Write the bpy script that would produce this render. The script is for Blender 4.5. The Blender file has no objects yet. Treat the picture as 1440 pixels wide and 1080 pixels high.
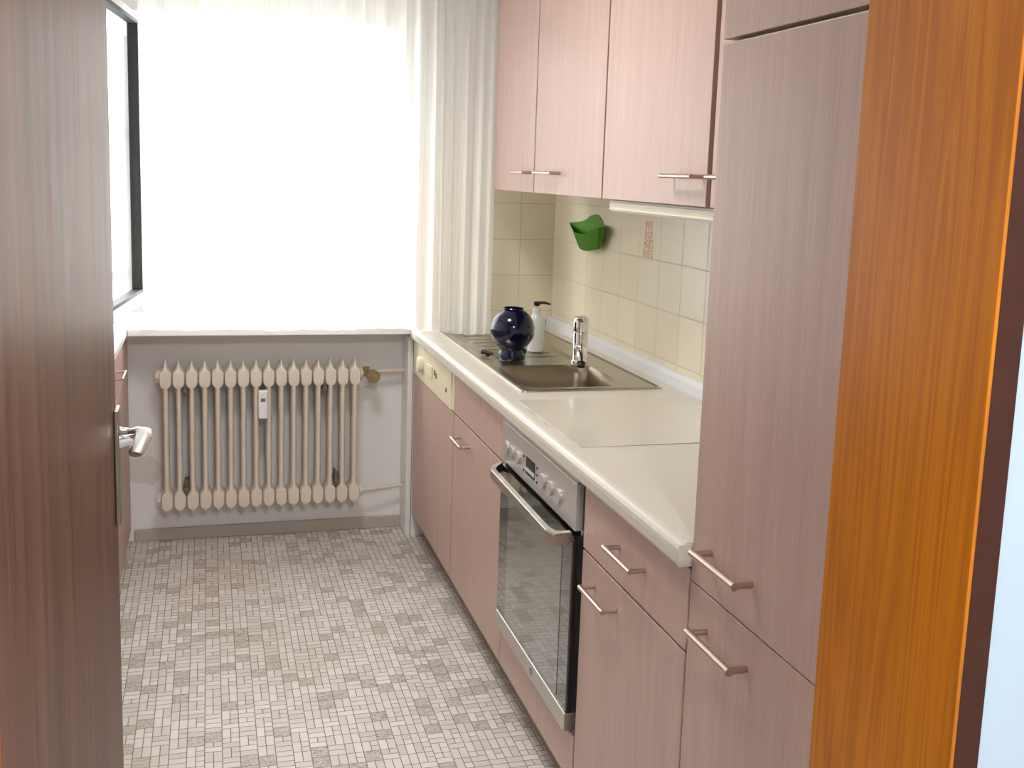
import bpy, bmesh, math, random
from mathutils import Vector, Matrix
random.seed(7)
C = bpy.context.scene.collection
S = bpy.context.scene

# ------------------------------------------------------------------ camera
def make_camera():
    yaw, pit, rol = math.radians(17.1561), math.radians(-8.5972), math.radians(2.1072)
    fw = Vector((math.sin(yaw)*math.cos(pit), math.cos(yaw)*math.cos(pit), math.sin(pit)))
    rt = Vector((math.cos(yaw), -math.sin(yaw), 0)); up = rt.cross(fw)
    c, s = math.cos(rol), math.sin(rol)
    rt, up = c*rt + s*up, -s*rt + c*up
    cam = bpy.data.cameras.new('camera'); o = bpy.data.objects.new('camera', cam); C.objects.link(o)
    m = Matrix.Identity(4)
    for i in range(3):
        m[i][0] = rt[i]; m[i][1] = up[i]; m[i][2] = -fw[i]
    m[0][3], m[1][3], m[2][3] = -.7295, -1.4862, 1.378
    o.matrix_world = m
    cam.sensor_fit = 'HORIZONTAL'; cam.sensor_width = 36; cam.lens = 1507.12/1440*36
    cam.shift_x = -35.0/1440; cam.shift_y = -63.26/1440
    cam.clip_start = .05; cam.clip_end = 200
    S.camera = o
make_camera()

# ------------------------------------------------------------------ world, light, exposure
S.view_settings.view_transform = 'Standard'; S.view_settings.look = 'None'
S.view_settings.gamma = 1; S.view_settings.use_curve_mapping = False
S.view_settings.exposure = 0.92
W = bpy.data.worlds.new('sky'); S.world = W; W.use_nodes = True
bg = W.node_tree.nodes['Background']
bg.inputs[0].default_value = (.93, .97, 1, 1); bg.inputs[1].default_value = 5.4

def area(name, loc, rot, sx, sy, power, col=(1, 1, 1), portal=False):
    l = bpy.data.lights.new(name, 'AREA'); l.shape = 'RECTANGLE'; l.size = sx; l.size_y = sy
    l.energy = power; l.color = col
    if portal: l.cycles.is_portal = True
    o = bpy.data.objects.new(name, l); C.objects.link(o); o.location = loc; o.rotation_euler = rot
    return o
# portal in the window opening (only guides sampling of the sky), faces into the room (-Y)
area('window_portal', (-.78, 2.72, 1.34), (math.radians(-90), 0, 0), 1.5, 1.14, 1, portal=True)
# added fill light in the unseen hall (fixture built further down)
area('hall_fill_light', (-.35, -1.9, 2.2), (0, 0, 0),   .5, .5, 32, (.93, .96, 1))
# added kitchen fill light, out of view (fixture built further down)
area('kitchen_fill_light', (-.55, .9, 2.26), (0, 0, 0), .4, .4, 8, (1, .975, .95))

# ------------------------------------------------------------------ materials
class NT:
    def __init__(s, name):
        s.m = bpy.data.materials.new(name); s.m.use_nodes = True
        s.t = s.m.node_tree; s.n = s.t.nodes; s.l = s.t.links
        s.b = s.n['Principled BSDF']; s.o = s.n['Material Output']
    def new(s, k, **a):
        n = s.n.new(k)
        for x, v in a.items(): setattr(n, x, v)
        return n
    def set(s, sock, v):
        if hasattr(v, 'is_output'): s.l.new(v, sock)
        else: sock.default_value = v
    def math(s, op, a, b=0.0, c=None):
        n = s.new('ShaderNodeMath', operation=op); s.set(n.inputs[0], a); s.set(n.inputs[1], b)
        if c is not None: s.set(n.inputs[2], c)
        return n.outputs[0]
    def coord(s):
        return s.new('ShaderNodeTexCoord').outputs['Object']
    def geo(s):
        return s.new('ShaderNodeNewGeometry').outputs['Position']
    def mapping(s, v, sc=(1, 1, 1), loc=(0, 0, 0)):
        n = s.new('ShaderNodeMapping'); s.l.new(v, n.inputs[0]); n.inputs['Scale'].default_value = sc
        n.inputs['Location'].default_value = loc; return n.outputs[0]
    def noise(s, v, scale=1, detail=3, rough=.55, dist=0):
        n = s.new('ShaderNodeTexNoise'); s.l.new(v, n.inputs['Vector']); n.inputs['Scale'].default_value = scale
        n.inputs['Detail'].default_value = detail; n.inputs['Roughness'].default_value = rough
        n.inputs['Distortion'].default_value = dist; return n.outputs['Fac']
    def white(s, v, dim='3D'):
        n = s.new('ShaderNodeTexWhiteNoise', noise_dimensions=dim); s.l.new(v, n.inputs['Vector']); return n.outputs['Value']
    def ramp(s, f, stops):
        n = s.new('ShaderNodeValToRGB'); s.set(n.inputs[0], f); e = n.color_ramp.elements
        while len(e) < len(stops): e.new(.5)
        for i, (p, c) in enumerate(stops): e[i].position = p; e[i].color = (*c, 1)
        return n.outputs[0]
    def mix(s, f, a, b, mode='MIX'):
        n = s.new('ShaderNodeMix', data_type='RGBA', blend_type=mode)
        s.set(n.inputs[0], f)
        for sock, v in ((n.inputs[6], a), (n.inputs[7], b)):
            s.set(sock, v if hasattr(v, 'is_output') else (*v, 1))
        return n.outputs[2]
    def sep(s, v):
        n = s.new('ShaderNodeSeparateXYZ'); s.l.new(v, n.inputs[0]); return n.outputs
    def comb(s, x, y, z=0.0):
        n = s.new('ShaderNodeCombineXYZ'); s.set(n.inputs[0], x); s.set(n.inputs[1], y); s.set(n.inputs[2], z); return n.outputs[0]
    def bump(s, h, st=.2, d=.002):
        n = s.new('ShaderNodeBump'); n.inputs['Strength'].default_value = st; n.inputs['Distance'].default_value = d
        s.l.new(h, n.inputs['Height']); s.l.new(n.outputs[0], s.b.inputs['Normal'])
    def done(s, col=None, rough=.5, metal=0, spec=.5, coat=0, coatr=.05, trans=0, ior=1.45):
        b = s.b
        if col is not None: s.set(b.inputs['Base Color'], col if hasattr(col, 'is_output') else (*col, 1))
        s.set(b.inputs['Roughness'], rough); b.inputs['Metallic'].default_value = metal
        b.inputs['Specular IOR Level'].default_value = spec; b.inputs['Coat Weight'].default_value = coat
        b.inputs['Coat Roughness'].default_value = coatr; b.inputs['Transmission Weight'].default_value = trans
        b.inputs['IOR'].default_value = ior
        return s.m
def lin(r, g, b):
    f = lambda c: (c/255/12.92) if c/255 <= .04045 else ((c/255+.055)/1.055)**2.4
    return (f(r), f(g), f(b))

def plain(name, rgb, rough=.5, metal=0, spec=.5, var=.06, nscale=6, bump=0, bscale=80, coat=0):
    t = NT(name); c = lin(*rgb); g = t.coord(); f = t.noise(g, nscale, 3)
    col = t.mix(f, tuple(x*(1-var) for x in c), tuple(min(1, x*(1+var)) for x in c))
    if bump: t.bump(t.noise(g, bscale, 2), bump, .001)
    return t.done(col, rough, metal, spec, coat=coat)

def mat_laminate():
    t = NT('pink_oak_laminate'); g = t.geo()
    a = t.noise(t.mapping(g, (260, 260, 7)), 1, 3, .6)
    b = t.noise(t.mapping(g, (40, 40, 1.6)), 1, 3, .6, .3)
    c = t.noise(t.mapping(g, (6, 6, 1.2)), 1, 2, .5)
    f = t.math('ADD', t.math('MULTIPLY', a, .55), t.math('MULTIPLY', b, .45))
    col = t.ramp(f, [(.30, lin(180, 148, 134)), (.5, lin(194, 163, 150)), (.70, lin(203, 175, 163))])
    col = t.mix(t.math('MULTIPLY', c, .22), col, lin(182, 152, 146))
    t.bump(a, .10, .0006)
    return t.done(col, t.math('ADD', t.math('MULTIPLY', a, .14), .33), 0, .5)

def mat_mahogany():
    t = NT('brown_veneer'); g = t.geo()
    a = t.noise(t.mapping(g, (300, 170, 5)), 1, 4, .65)
    b = t.noise(t.mapping(g, (30, 22, 1.2)), 1, 3, .6, .6)
    f = t.math('ADD', t.math('MULTIPLY', a, .5), t.math('MULTIPLY', b, .5))
    col = t.ramp(f, [(.36, lin(66, 34, 20)), (.5, lin(102, 60, 38)), (.64, lin(130, 82, 56))])
    t.bump(a, .22, .0012)
    return t.done(col, t.math('ADD', t.math('MULTIPLY', a, .3), .28), 0, .36, coat=.03, coatr=.28)

def mat_orange():
    t = NT('orange_stained_wood'); g = t.geo(); s = t.sep(g)
    # broad cathedral figure
    yy = t.math('ADD', s[1], s[0]); u = t.math('MULTIPLY', t.math('ADD', yy, .695), 1.0)
    p = t.comb(t.math('MULTIPLY', u, 26), 0.0, t.math('MULTIPLY', s[2], 1.1))
    n1 = t.noise(p, .55, 2, .5)
    ring = t.math('FRACT', t.math('MULTIPLY', t.math('ADD', t.math('MULTIPLY', n1, 1.6), t.math('ABSOLUTE', t.math('MULTIPLY', u, 1.7))), 9))
    ring = t.math('ABSOLUTE', t.math('SUBTRACT', ring, .5))
    fine = t.noise(t.mapping(g, (330, 330, 6)), 1, 3, .6)
    f = t.math('ADD', t.math('MULTIPLY', ring, .45), t.math('MULTIPLY', fine, .6))
    col = t.ramp(f, [(.10, lin(146, 76, 3)), (.5, lin(188, 108, 5)), (.85, lin(206, 128, 12))])
    t.bump(fine, .08, .0006)
    return t.done(col, .38, 0, .35, coat=.12, coatr=.25)

def mat_floor():
    t = NT('mosaic_vinyl'); s = t.sep(t.geo()); u = .0405
    x = t.math('DIVIDE', t.math('ADD', s[0], 5.003), u); cx = t.math('FLOOR', x); fx = t.math('FRACT', x)
    sh = t.math('MULTIPLY', t.math('FLOOR', t.math('MULTIPLY', t.white(t.comb(cx, 3.3, 1.7)), 4)), .25)
    y = t.math('ADD', t.math('DIVIDE', t.math('ADD', s[1], 5), .046), sh); cy = t.math('FLOOR', y); fy = t.math('FRACT', y)
    r = t.white(t.comb(cx, cy, 0.5)); r2 = t.white(t.comb(cx, cy, 7.5))
    dark = t.math('LESS_THAN', r, .20)
    vert = t.math('MULTIPLY', t.math('GREATER_THAN', r, .20), t.math('LESS_THAN', r, .70))
    horz = t.math('GREATER_THAN', r, .70)
    hx = t.math('GREATER_THAN', fx, .5); hy = t.math('GREATER_THAN', fy, .5)
    def dl(f, k):  # distance to nearest line of a grid of pitch 1/k, in cell units
        q = t.math('FRACT', t.math('MULTIPLY', f, k))
        return t.math('DIVIDE', t.math('MINIMUM', q, t.math('SUBTRACT', 1, q)), k)
    ex1, ey1, ex2, ey2 = dl(fx, 1), dl(fy, 1), dl(fx, 2), dl(fy, 2)
    big = 1.0
    def sel(c, a, b):  # c ? a : b
        return t.math('ADD', t.math('MULTIPLY', c, a), t.math('MULTIPLY', t.math('SUBTRACT', 1, c), b))
    # sub cuts: in half of the split cells one piece is cut again
    cutv = t.math('MULTIPLY', vert, t.math('MULTIPLY', t.math('GREATER_THAN', r2, .4), hx))
    cuth = t.math('MULTIPLY', horz, t.math('MULTIPLY', t.math('GREATER_THAN', r2, .6), hy))
    usex = t.math('MAXIMUM', vert, cuth); usey = t.math('MAXIMUM', horz, cutv)
    d = t.math('MINIMUM', sel(usex, ex2, ex1), sel(usey, ey2, ey1))
    pid = t.comb(t.math('ADD', cx, t.math('MULTIPLY', usex, t.math('MULTIPLY', hx, .37))),
                 t.math('ADD', cy, t.math('MULTIPLY', usey, t.math('MULTIPLY', hy, .53))), 2.2)
    v = t.white(pid)
    marb = t.noise(t.mapping(t.geo(), (60, 130, 1)), 1, 5, .75, 2.0)
    light = t.ramp(v, [(0, lin(205, 197, 190)), (.5, lin(217, 210, 205)), (1, lin(228, 222, 218))])
    dk = t.ramp(marb, [(.38, lin(128, 120, 108)), (.5, lin(180, 172, 162)), (.60, lin(216, 209, 202))])
    base = t.mix(dark, light, dk)
    base = t.mix(t.math('MULTIPLY', marb, .25), base, lin(180, 168, 154))
    # worn, yellowed traffic stains
    st = t.noise(t.mapping(t.geo(), (2.3, 1.7, 1)), 1, 3, .5)
    base = t.mix(t.math('MULTIPLY', t.math('GREATER_THAN', st, .5), t.math('MULTIPLY', t.math('SUBTRACT', st, .5), 1.3)), base, lin(176, 158, 130))
    g = t.math('LESS_THAN', d, .024)
    col = t.mix(g, base, lin(122, 108, 98))
    t.bump(t.math('MINIMUM', t.math('MULTIPLY', d, 12), 1), .25, .0008)
    return t.done(col, t.math('ADD', .42, t.math('MULTIPLY', g, .3)), 0, .45)

def mat_tiles(name, axis, pu, pv, ou, ov, decor=False):
    t = NT(name); s = t.sep(t.geo()); a = s[1] if axis == 'y' else s[0]
    u = t.math('DIVIDE', t.math('SUBTRACT', a, ou), pu); v = t.math('DIVIDE', t.math('SUBTRACT', s[2], ov), pv)
    cu, cv = t.math('FLOOR', u), t.math('FLOOR', v); fu, fv = t.math('FRACT', u), t.math('FRACT', v)
    du = t.math('MINIMUM', fu, t.math('SUBTRACT', 1, fu)); dv = t.math('MINIMUM', fv, t.math('SUBTRACT', 1, fv))
    d = t.math('MINIMUM', du, dv)
    r = t.white(t.comb(cu, cv, 1.1)); n = t.noise(t.geo(), 9, 3)
    col = t.ramp(t.math('ADD', t.math('MULTIPLY', r, .5), t.math('MULTIPLY', n, .5)), [(.1, lin(234, 223, 196)), (.9, lin(239, 230, 207))])
    if decor:   # small red flower sprig printed on one tile
        y0, z0 = 1.497, 1.205
        ly = t.math('SUBTRACT', s[1], y0); lz = t.math('SUBTRACT', s[2], z0)
        q = t.noise(t.mapping(t.geo(), (1, 150, 150)), 1, 4, .8, .8)
        wide = t.math('ADD', .026, t.math('MULTIPLY', t.math('SUBTRACT', .05, lz), .14))
        m1 = t.math('MULTIPLY', t.math('LESS_THAN', t.math('ABSOLUTE', ly), wide), t.math('LESS_THAN', t.math('ABSOLUTE', lz), .055))
        m = t.math('MULTIPLY', m1, t.math('GREATER_THAN', q, .50))
        col = t.mix(t.math('MULTIPLY', m, .75), col, lin(205, 110, 84))
    g = t.math('LESS_THAN', d, .011)
    col = t.mix(g, col, lin(206, 194, 168))
    t.bump(t.math('MINIMUM', t.math('MULTIPLY', d, 25), 1), .35, .001)
    return t.done(col, t.math('ADD', .2, t.math('MULTIPLY', g, .5)), 0, .5)

def mat_niche():
    t = NT('white_plaster'); g = t.geo(); s = t.sep(g)
    n = t.noise(g, 3, 4); f = t.noise(g, 60, 3)
    col = t.mix(n, lin(234, 232, 228), lin(241, 239, 235))
    # old beige scuff low on the wall left of the radiator
    dx = t.math('DIVIDE', t.math('SUBTRACT', s[0], -.965), .075); dz = t.math('DIVIDE', t.math('SUBTRACT', s[2], .27), .07)
    dd = t.math('ADD', t.math('MULTIPLY', dx, dx), t.math('MULTIPLY', dz, dz))
    dd = t.math('ADD', dd, t.math('MULTIPLY', t.math('SUBTRACT', t.noise(g, 14, 2), .5), 2.2))
    m = t.math('MULTIPLY', t.math('LESS_THAN', dd, .75), t.math('GREATER_THAN', s[1], 2.4))
    col = t.mix(t.math('MULTIPLY', m, .35), col, lin(196, 172, 146))
    t.bump(f, .15, .002)
    return t.done(col, .85, 0, .2)

def mat_curtain():
    t = NT('sheer_curtain_fabric'); g = t.geo()
    n = t.noise(t.mapping(g, (90, 90, 1.0)), 1, 3, .7)
    t.n.remove(t.b)
    tr = t.new('ShaderNodeBsdfTransparent'); tl = t.new('ShaderNodeBsdfTranslucent'); df = t.new('ShaderNodeBsdfDiffuse')
    for b in (tl, df): b.inputs['Color'].default_value = (.93, .91, .87, 1)
    m1 = t.new('ShaderNodeMixShader'); m1.inputs[0].default_value = .5; t.l.new(tl.outputs[0], m1.inputs[1]); t.l.new(df.outputs[0], m1.inputs[2])
    m2 = t.new('ShaderNodeMixShader'); t.set(m2.inputs[0], t.math('ADD', .60, t.math('MULTIPLY', n, .34)))
    t.l.new(tr.outputs[0], m2.inputs[1]); t.l.new(m1.outputs[0], m2.inputs[2]); t.l.new(m2.outputs[0], t.o.inputs[0])
    return t.m

def mat_pane():
    t = NT('window_glass'); t.n.remove(t.b)
    tr = t.new('ShaderNodeBsdfTransparent'); tr.inputs[0].default_value = (.95, .97, .96, 1)
    gl = t.new('ShaderNodeBsdfGlossy'); gl.inputs['Roughness'].default_value = .02
    lw = t.new('ShaderNodeFresnel'); lw.inputs[0].default_value = 1.45
    m = t.new('ShaderNodeMixShader'); t.l.new(t.math('MULTIPLY', lw.outputs[0], .2), m.inputs[0]); t.l.new(tr.outputs[0], m.inputs[1]); t.l.new(gl.outputs[0], m.inputs[2])
    t.l.new(m.outputs[0], t.o.inputs[0]); return t.m

def mat_fill_lamp():
    t = NT('fill_lamp_glow'); t.b.inputs['Emission Color'].default_value = (1, .98, .95, 1); t.b.inputs['Emission Strength'].default_value = 2  # glowing diffuser of the two added fill lamps
    return t.done((.9, .9, .9), .4)

def mat_brushed(name, rgb, rough, sc, metal=1):
    t = NT(name); g = t.geo(); n = t.noise(t.mapping(g, sc), 1, 3, .6); c = lin(*rgb)
    col = t.mix(n, tuple(x*.9 for x in c), tuple(min(1, x*1.06) for x in c))
    t.bump(n, .03, .0002)
    return t.done(col, t.math('ADD', rough-.06, t.math('MULTIPLY', n, .12)), metal)

def mat_worktop():
    t = NT('cream_worktop'); g = t.geo(); n = t.noise(g, 220, 2); b = t.noise(g, 2.5, 3)
    col = t.mix(n, lin(212, 205, 193), lin(226, 219, 208)); col = t.mix(t.math('MULTIPLY', b, .25), col, lin(200, 192, 178))
    # brownish scorch marks along the front of the cover plate
    s = t.sep(g); k = t.noise(t.mapping(g, (60, 9, 1)), 1, 4, .8)
    dx = t.math('ABSOLUTE', t.math('SUBTRACT', s[0], .032)); iny = t.math('MULTIPLY', t.math('GREATER_THAN', s[1], .62), t.math('LESS_THAN', s[1], 1.06))
    m = t.math('MULTIPLY', iny, t.math('MULTIPLY', t.math('LESS_THAN', dx, .022), t.math('GREATER_THAN', k, .52)))
    col = t.mix(t.math('MULTIPLY', m, .35), col, lin(140, 118, 88))
    return t.done(col, .3, 0, .5)

M = dict(
    lam=mat_laminate(), veneer=mat_mahogany(), orange=mat_orange(), floor=mat_floor(),
    tile_r=mat_tiles('cream_wall_tiles', 'y', .1575, .1405, 1.0925, 1.0075, True),
    tile_b=mat_tiles('cream_wall_tiles_end', 'x', .135, .1355, .126, 1.0065),
    plaster=mat_niche(), curtain=mat_curtain(), pane=mat_pane(), lamp=mat_fill_lamp(),
    work=mat_worktop(), steel=mat_brushed('brushed_steel', (196, 192, 186), .3, (8, 300, 300)),
    sink=mat_brushed('sink_steel', (190, 184, 168), .3, (14, 60, 60)),
    bowl=mat_brushed('shaded_sink_steel', (158, 144, 124), .34, (14, 60, 60)),  # same steel as the deck, darkened to paint in the bowl's shade
    chrome=plain('chrome', (225, 222, 218), .08, 1, var=.02), nickel=plain('satin_nickel', (198, 178, 168), .3, 1, var=.03),
    alu=plain('satin_aluminium', (214, 212, 208), .28, 1, var=.02), plate=plain('aged_aluminium', (158, 150, 136), .38, 1, var=.1, nscale=30),
    oven=plain('oven_panel_silver', (196, 190, 184), .38, .55, var=.04, nscale=200), black=plain('black_enamel', (14, 14, 15), .25, 0),
    ovenglass=plain('oven_dark_glass', (16, 18, 17), .03, 0, .9, var=.2, coat=1), ovenpane=plain('oven_glass_painted_glow', (104, 108, 100), .05, 0, .8, var=.15, nscale=4, coat=1),  # grey of the inner pane stands in for glow inside the oven
    display=plain('display_glass', (34, 24, 22), .08), cream=plain('aged_cream_plastic', (230, 219, 188), .4, var=.08, nscale=18, bump=.06),
    creamlight=plain('cream_plastic', (236, 226, 200), .35), white=plain('white_paint', (236, 234, 228), .45, var=.03),
    radpaint=plain('cream_radiator_paint', (224, 212, 196), .42, var=.05, nscale=9), pvc=plain('white_window_frame', (238, 238, 236), .35, var=.02),
    gasket=plain('dark_gasket', (52, 50, 52), .55, var=.2, nscale=20), seam=plain('dark_seam', (92, 60, 52), .7),
    plinth=plain('grey_brown_plinth', (150, 134, 118), .6), bluewhite=plain('pale_grey_edging', (222, 222, 222), .35, var=.03),
    blue=plain('cobalt_glaze', (9, 12, 44), .1, 0, .4, var=.2, coat=.4), green=plain('green_plastic', (96, 172, 40), .35, var=.08, nscale=25),
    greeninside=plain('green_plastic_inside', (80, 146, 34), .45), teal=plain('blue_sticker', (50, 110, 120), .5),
    clear=plain('pale_translucent_plastic', (214, 214, 206), .22), brass=plain('stained_brass', (150, 128, 92), .55, .3, var=.35, nscale=90, bump=.4, bscale=200),
    skirt=plain('grey_beige_skirting', (186, 176, 164), .6, var=.08, nscale=12), ceil=plain('ceiling_paint', (238, 236, 232), .9),
    hallpaint=plain('hall_white_paint', (172, 183, 192), .85, var=.02, bump=.3, bscale=120), facade=plain('facade_render', (226, 224, 220), .9),
    roof=plain('grey_roof', (120, 120, 122), .8), eave=plain('pale_grey_eaves', (196, 194, 188), .8), brick=plain('orange_brick', (196, 110, 74), .8), asphalt=plain('asphalt', (130, 130, 130), .9),
    bracket=plain('zinc_bracket', (128, 122, 110), .5, .5, var=.3, nscale=60), cabwhite=plain('cabinet_carcass', (214, 200, 190), .5),
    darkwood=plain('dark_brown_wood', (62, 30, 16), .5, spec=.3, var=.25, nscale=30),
    dimplate=plain('cream_glass_cover', (214, 207, 194), .16, 0, .5, var=.03, coat=.3),
    label=plain('white_sticker', (240, 240, 238), .4), dark=plain('dark_plastic', (36, 30, 26), .35),
)

# ------------------------------------------------------------------ mesh helpers (world coordinates)
def box(bm, x0, x1, y0, y1, z0, z1, bev=0, seg=2):
    b = bmesh.new(); bmesh.ops.create_cube(b, size=1)
    for v in b.verts:
        v.co = Vector(((x0+x1)/2+v.co.x*(x1-x0), (y0+y1)/2+v.co.y*(y1-y0), (z0+z1)/2+v.co.z*(z1-z0)))
    if bev: bmesh.ops.bevel(b, geom=b.edges[:], offset=bev, segments=seg, affect='EDGES', profile=.5)
    merge(bm, b)
def merge(bm, b):
    me = bpy.data.meshes.new('tmp'); b.to_mesh(me); b.free(); bm.from_mesh(me); bpy.data.meshes.remove(me)
def tube(bm, pts, rad, n=14, caps=True, flat=1.0, flataxis=None):
    """tube along points; rad number or list; flat squashes along flataxis"""
    pts = [Vector(p) for p in pts]; rs = rad if isinstance(rad, (list, tuple)) else [rad]*len(pts)
    rings = []; prev = None
    for i, p in enumerate(pts):
        d = (pts[min(i+1, len(pts)-1)]-pts[max(i-1, 0)]).normalized()
        a = prev if prev else (Vector((0, 0, 1)) if abs(d.z) < .9 else Vector((1, 0, 0)))
        s = d.cross(a).normalized(); a = s.cross(d).normalized(); prev = a
        ring = []
        for k in range(n):
            t = 2*math.pi*k/n; o = (s*math.cos(t)+a*math.sin(t))*rs[i]
            if flataxis: fa = Vector(flataxis); o = o-fa*(o.dot(fa))*(1-flat)
            ring.append(bm.verts.new(p+o))
        rings.append(ring)
    for r0, r1 in zip(rings, rings[1:]):
        for k in range(n): bm.faces.new((r0[k], r0[(k+1) % n], r1[(k+1) % n], r1[k]))
    if caps: bm.faces.new(rings[0][::-1]); bm.faces.new(rings[-1])
def lathe(bm, cx, cy, prof, n=32, axis='z', sx=1, sy=1):
    rings = []
    for r, h in prof:
        ring = []
        for k in range(n):
            t = 2*math.pi*k/n; a, b = r*math.cos(t), r*math.sin(t)
            ring.append(bm.verts.new((cx+a*sx, cy+b*sy, h)))
        rings.append(ring)
    for r0, r1 in zip(rings, rings[1:]):
        for k in range(n): bm.faces.new((r0[k], r0[(k+1) % n], r1[(k+1) % n], r1[k]))
    bm.faces.new(rings[0][::-1]); bm.faces.new(rings[-1])
def disc_x(bm, x0, x1, y, z, r, n=28, bev=.002, sy=1, sz=1):
    """cylinder whose axis is X"""
    prof = [(r, x1), (r, x0+bev), (r-bev, x0)] if x0 < x1 else [(r, x1), (r, x0-bev), (r-bev, x0)]
    rings = []
    for rr, x in prof: rings.append([bm.verts.new((x, y+sy*rr*math.cos(2*math.pi*k/n), z+sz*rr*math.sin(2*math.pi*k/n))) for k in range(n)])
    for r0, r1 in zip(rings, rings[1:]):
        for k in range(n): bm.faces.new((r0[k], r0[(k+1) % n], r1[(k+1) % n], r1[k]))
    bm.faces.new(rings[0][::-1]); bm.faces.new(rings[-1])
def prism(bm, poly, z0, z1):
    a = [bm.verts.new((x, y, z0)) for x, y in poly]; b = [bm.verts.new((x, y, z1)) for x, y in poly]
    n = len(poly); bm.faces.new(a[::-1]); bm.faces.new(b)
    for i in range(n): bm.faces.new((a[i], a[(i+1) % n], b[(i+1) % n], b[i]))
def prism_y(bm, poly, y0, y1):   # polygon in XZ extruded along Y
    a = [bm.verts.new((x, y0, z)) for x, z in poly]; b = [bm.verts.new((x, y1, z)) for x, z in poly]
    n = len(poly); bm.faces.new(a); bm.faces.new(b[::-1])
    for i in range(n): bm.faces.new((a[i], b[i], b[(i+1) % n], a[(i+1) % n]))

ORG = {}
def obj(name, bm, mat, parent=None, org=None, smooth=False, kind=None, label=None):
    bmesh.ops.recalc_face_normals(bm, faces=bm.faces[:])
    if parent is not None: L = ORG[parent]
    else:
        if org is None:
            lo = [min(v.co[i] for v in bm.verts) for i in range(3)]; hi = [max(v.co[i] for v in bm.verts) for i in range(3)]
            org = ((lo[0]+hi[0])/2, (lo[1]+hi[1])/2, lo[2])
        L = Vector(org)
    for v in bm.verts: v.co -= L
    if smooth:
        for f in bm.faces: f.smooth = True
    me = bpy.data.meshes.new(name); bm.to_mesh(me); bm.free(); me.materials.append(mat)
    if smooth:
        try: me.set_sharp_from_angle(angle=math.radians(40))
        except Exception: pass
    o = bpy.data.objects.new(name, me); C.objects.link(o); ORG[o] = L
    if parent is None: o.location = L
    else: o.parent = parent
    if kind: o['kind'] = kind
    if label: o['label'] = label
    return o
def thing(name, label, cat, org, group=None, kind=None):
    o = bpy.data.objects.new(name, None); C.objects.link(o); o.location = org; ORG[o] = Vector(org); o.empty_display_size = .05
    if label: o['label'] = label
    if cat: o['category'] = cat
    if group: o['group'] = group
    if kind: o['kind'] = kind
    return o
def tag(o, label, cat, group=None):
    o['label'] = label; o['category'] = cat
    if group: o['group'] = group
    return o
def bx(name, dims, mat, parent=None, bev=0, **k):
    bm = bmesh.new(); box(bm, *dims, bev=bev); return obj(name, bm, mat, parent, **k)
def tb(name, pts, r, mat, parent=None, n=14, **k):
    bm = bmesh.new(); tube(bm, pts, r, n); return obj(name, bm, mat, parent, smooth=True, **k)

# ------------------------------------------------------------------ key measures
YN, YT, XR = 2.555, 2.42, .53            # radiator wall, tiled end wall, tiled side wall
A0, A1, A2, A3 = 2.42, 1.733, 1.111, .5095
ZT, ZB = .813, .093                       # worktop top, door bottoms
CEIL = 2.32
YF0, YF1 = -.747, -.54                    # doorway wall
# ------------------------------------------------------------------ setting
bx('floor', (-1.62, .75, -3.2, 2.56, -.06, 0), M['floor'], kind='structure')
bx('ceiling', (-1.62, .75, -3.2, 2.9, CEIL, CEIL+.08), M['ceil'], kind='structure')
bx('wall_left', (-1.72, -1.62, -3.3, 2.9, 0, CEIL), M['plaster'], kind='structure')
bx('wall_right', (.535, .65, YF1, 2.9, 0, CEIL), M['plaster'], kind='structure')
bx('wall_hall_right', (.65, .75, -3.3, YF0, 0, CEIL), M['hallpaint'], kind='structure')
bx('wall_hall_back', (-1.62, .75, -3.3, -3.2, 0, CEIL), M['hallpaint'], kind='structure')
bm = bmesh.new()                          # window wall with its opening and the wall pier at the right
WX0, WX1, WZ0, WZ1 = -1.52, -.045, .79, 1.90
box(bm, -1.62, WX0, YN, 2.85, 0, CEIL); box(bm, WX1, .535, YN, 2.85, 0, CEIL)
box(bm, WX0, WX1, YN, 2.85, 0, WZ0-.02); box(bm, WX0, WX1, YN, 2.85, WZ1, CEIL)
box(bm, .0, .535, YT+.006, YN, 0, CEIL)
obj('wall_back', bm, M['plaster'], kind='structure')
bx('wall_tiling_right', (.53, .535, .02, YT, .60, 1.42), M['tile_r'], kind='structure')
bx('wall_tiling_back', (.0, .53, YT, YT+.006, .60, 1.42), M['tile_b'], kind='structure')
bm = bmesh.new()                          # wall around the doorway
box(bm, -.10, .65, YF0+.002, YF1-.002, 0, CEIL); box(bm, -1.62, -.915, YF0+.002, YF1-.002, 0, CEIL); box(bm, -.915, -.10, YF0+.002, YF1-.002, 2.0, CEIL)
obj('wall_front', bm, M['hallpaint'], kind='structure')
bx('baseboard_back', (-1.0, -.012, YN-.014, YN, 0, .045), M['skirt'], bev=.003, kind='structure')
bm = bmesh.new(); box(bm, -.022, -.002, YT+.008, YN-.001, 0, .772, bev=.003); obj('trim_1', bm, M['white'], kind='structure')
# door frame (orange stained lining, architraves on the hall side)
bm = bmesh.new(); box(bm, -.1025, -.0985, YF0-.002, YF1+.012, 0, 2.0, bev=.0009); box(bm, -.0985, .0, YF1, YF1+.012, 0, 2.06)
obj('trim_2', bm, M['orange'], kind='structure')
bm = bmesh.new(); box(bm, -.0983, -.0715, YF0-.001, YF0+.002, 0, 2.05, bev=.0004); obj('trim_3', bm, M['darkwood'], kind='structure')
bm = bmesh.new(); box(bm, -.915, -.911, YF0-.002, YF1+.012, 0, 2.0); obj('trim_4', bm, M['veneer'], kind='structure')
bm = bmesh.new(); box(bm, -.911, -.1025, YF0-.002, YF1+.012, 2.0, 2.03); obj('trim_5', bm, M['orange'], kind='structure')

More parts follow.
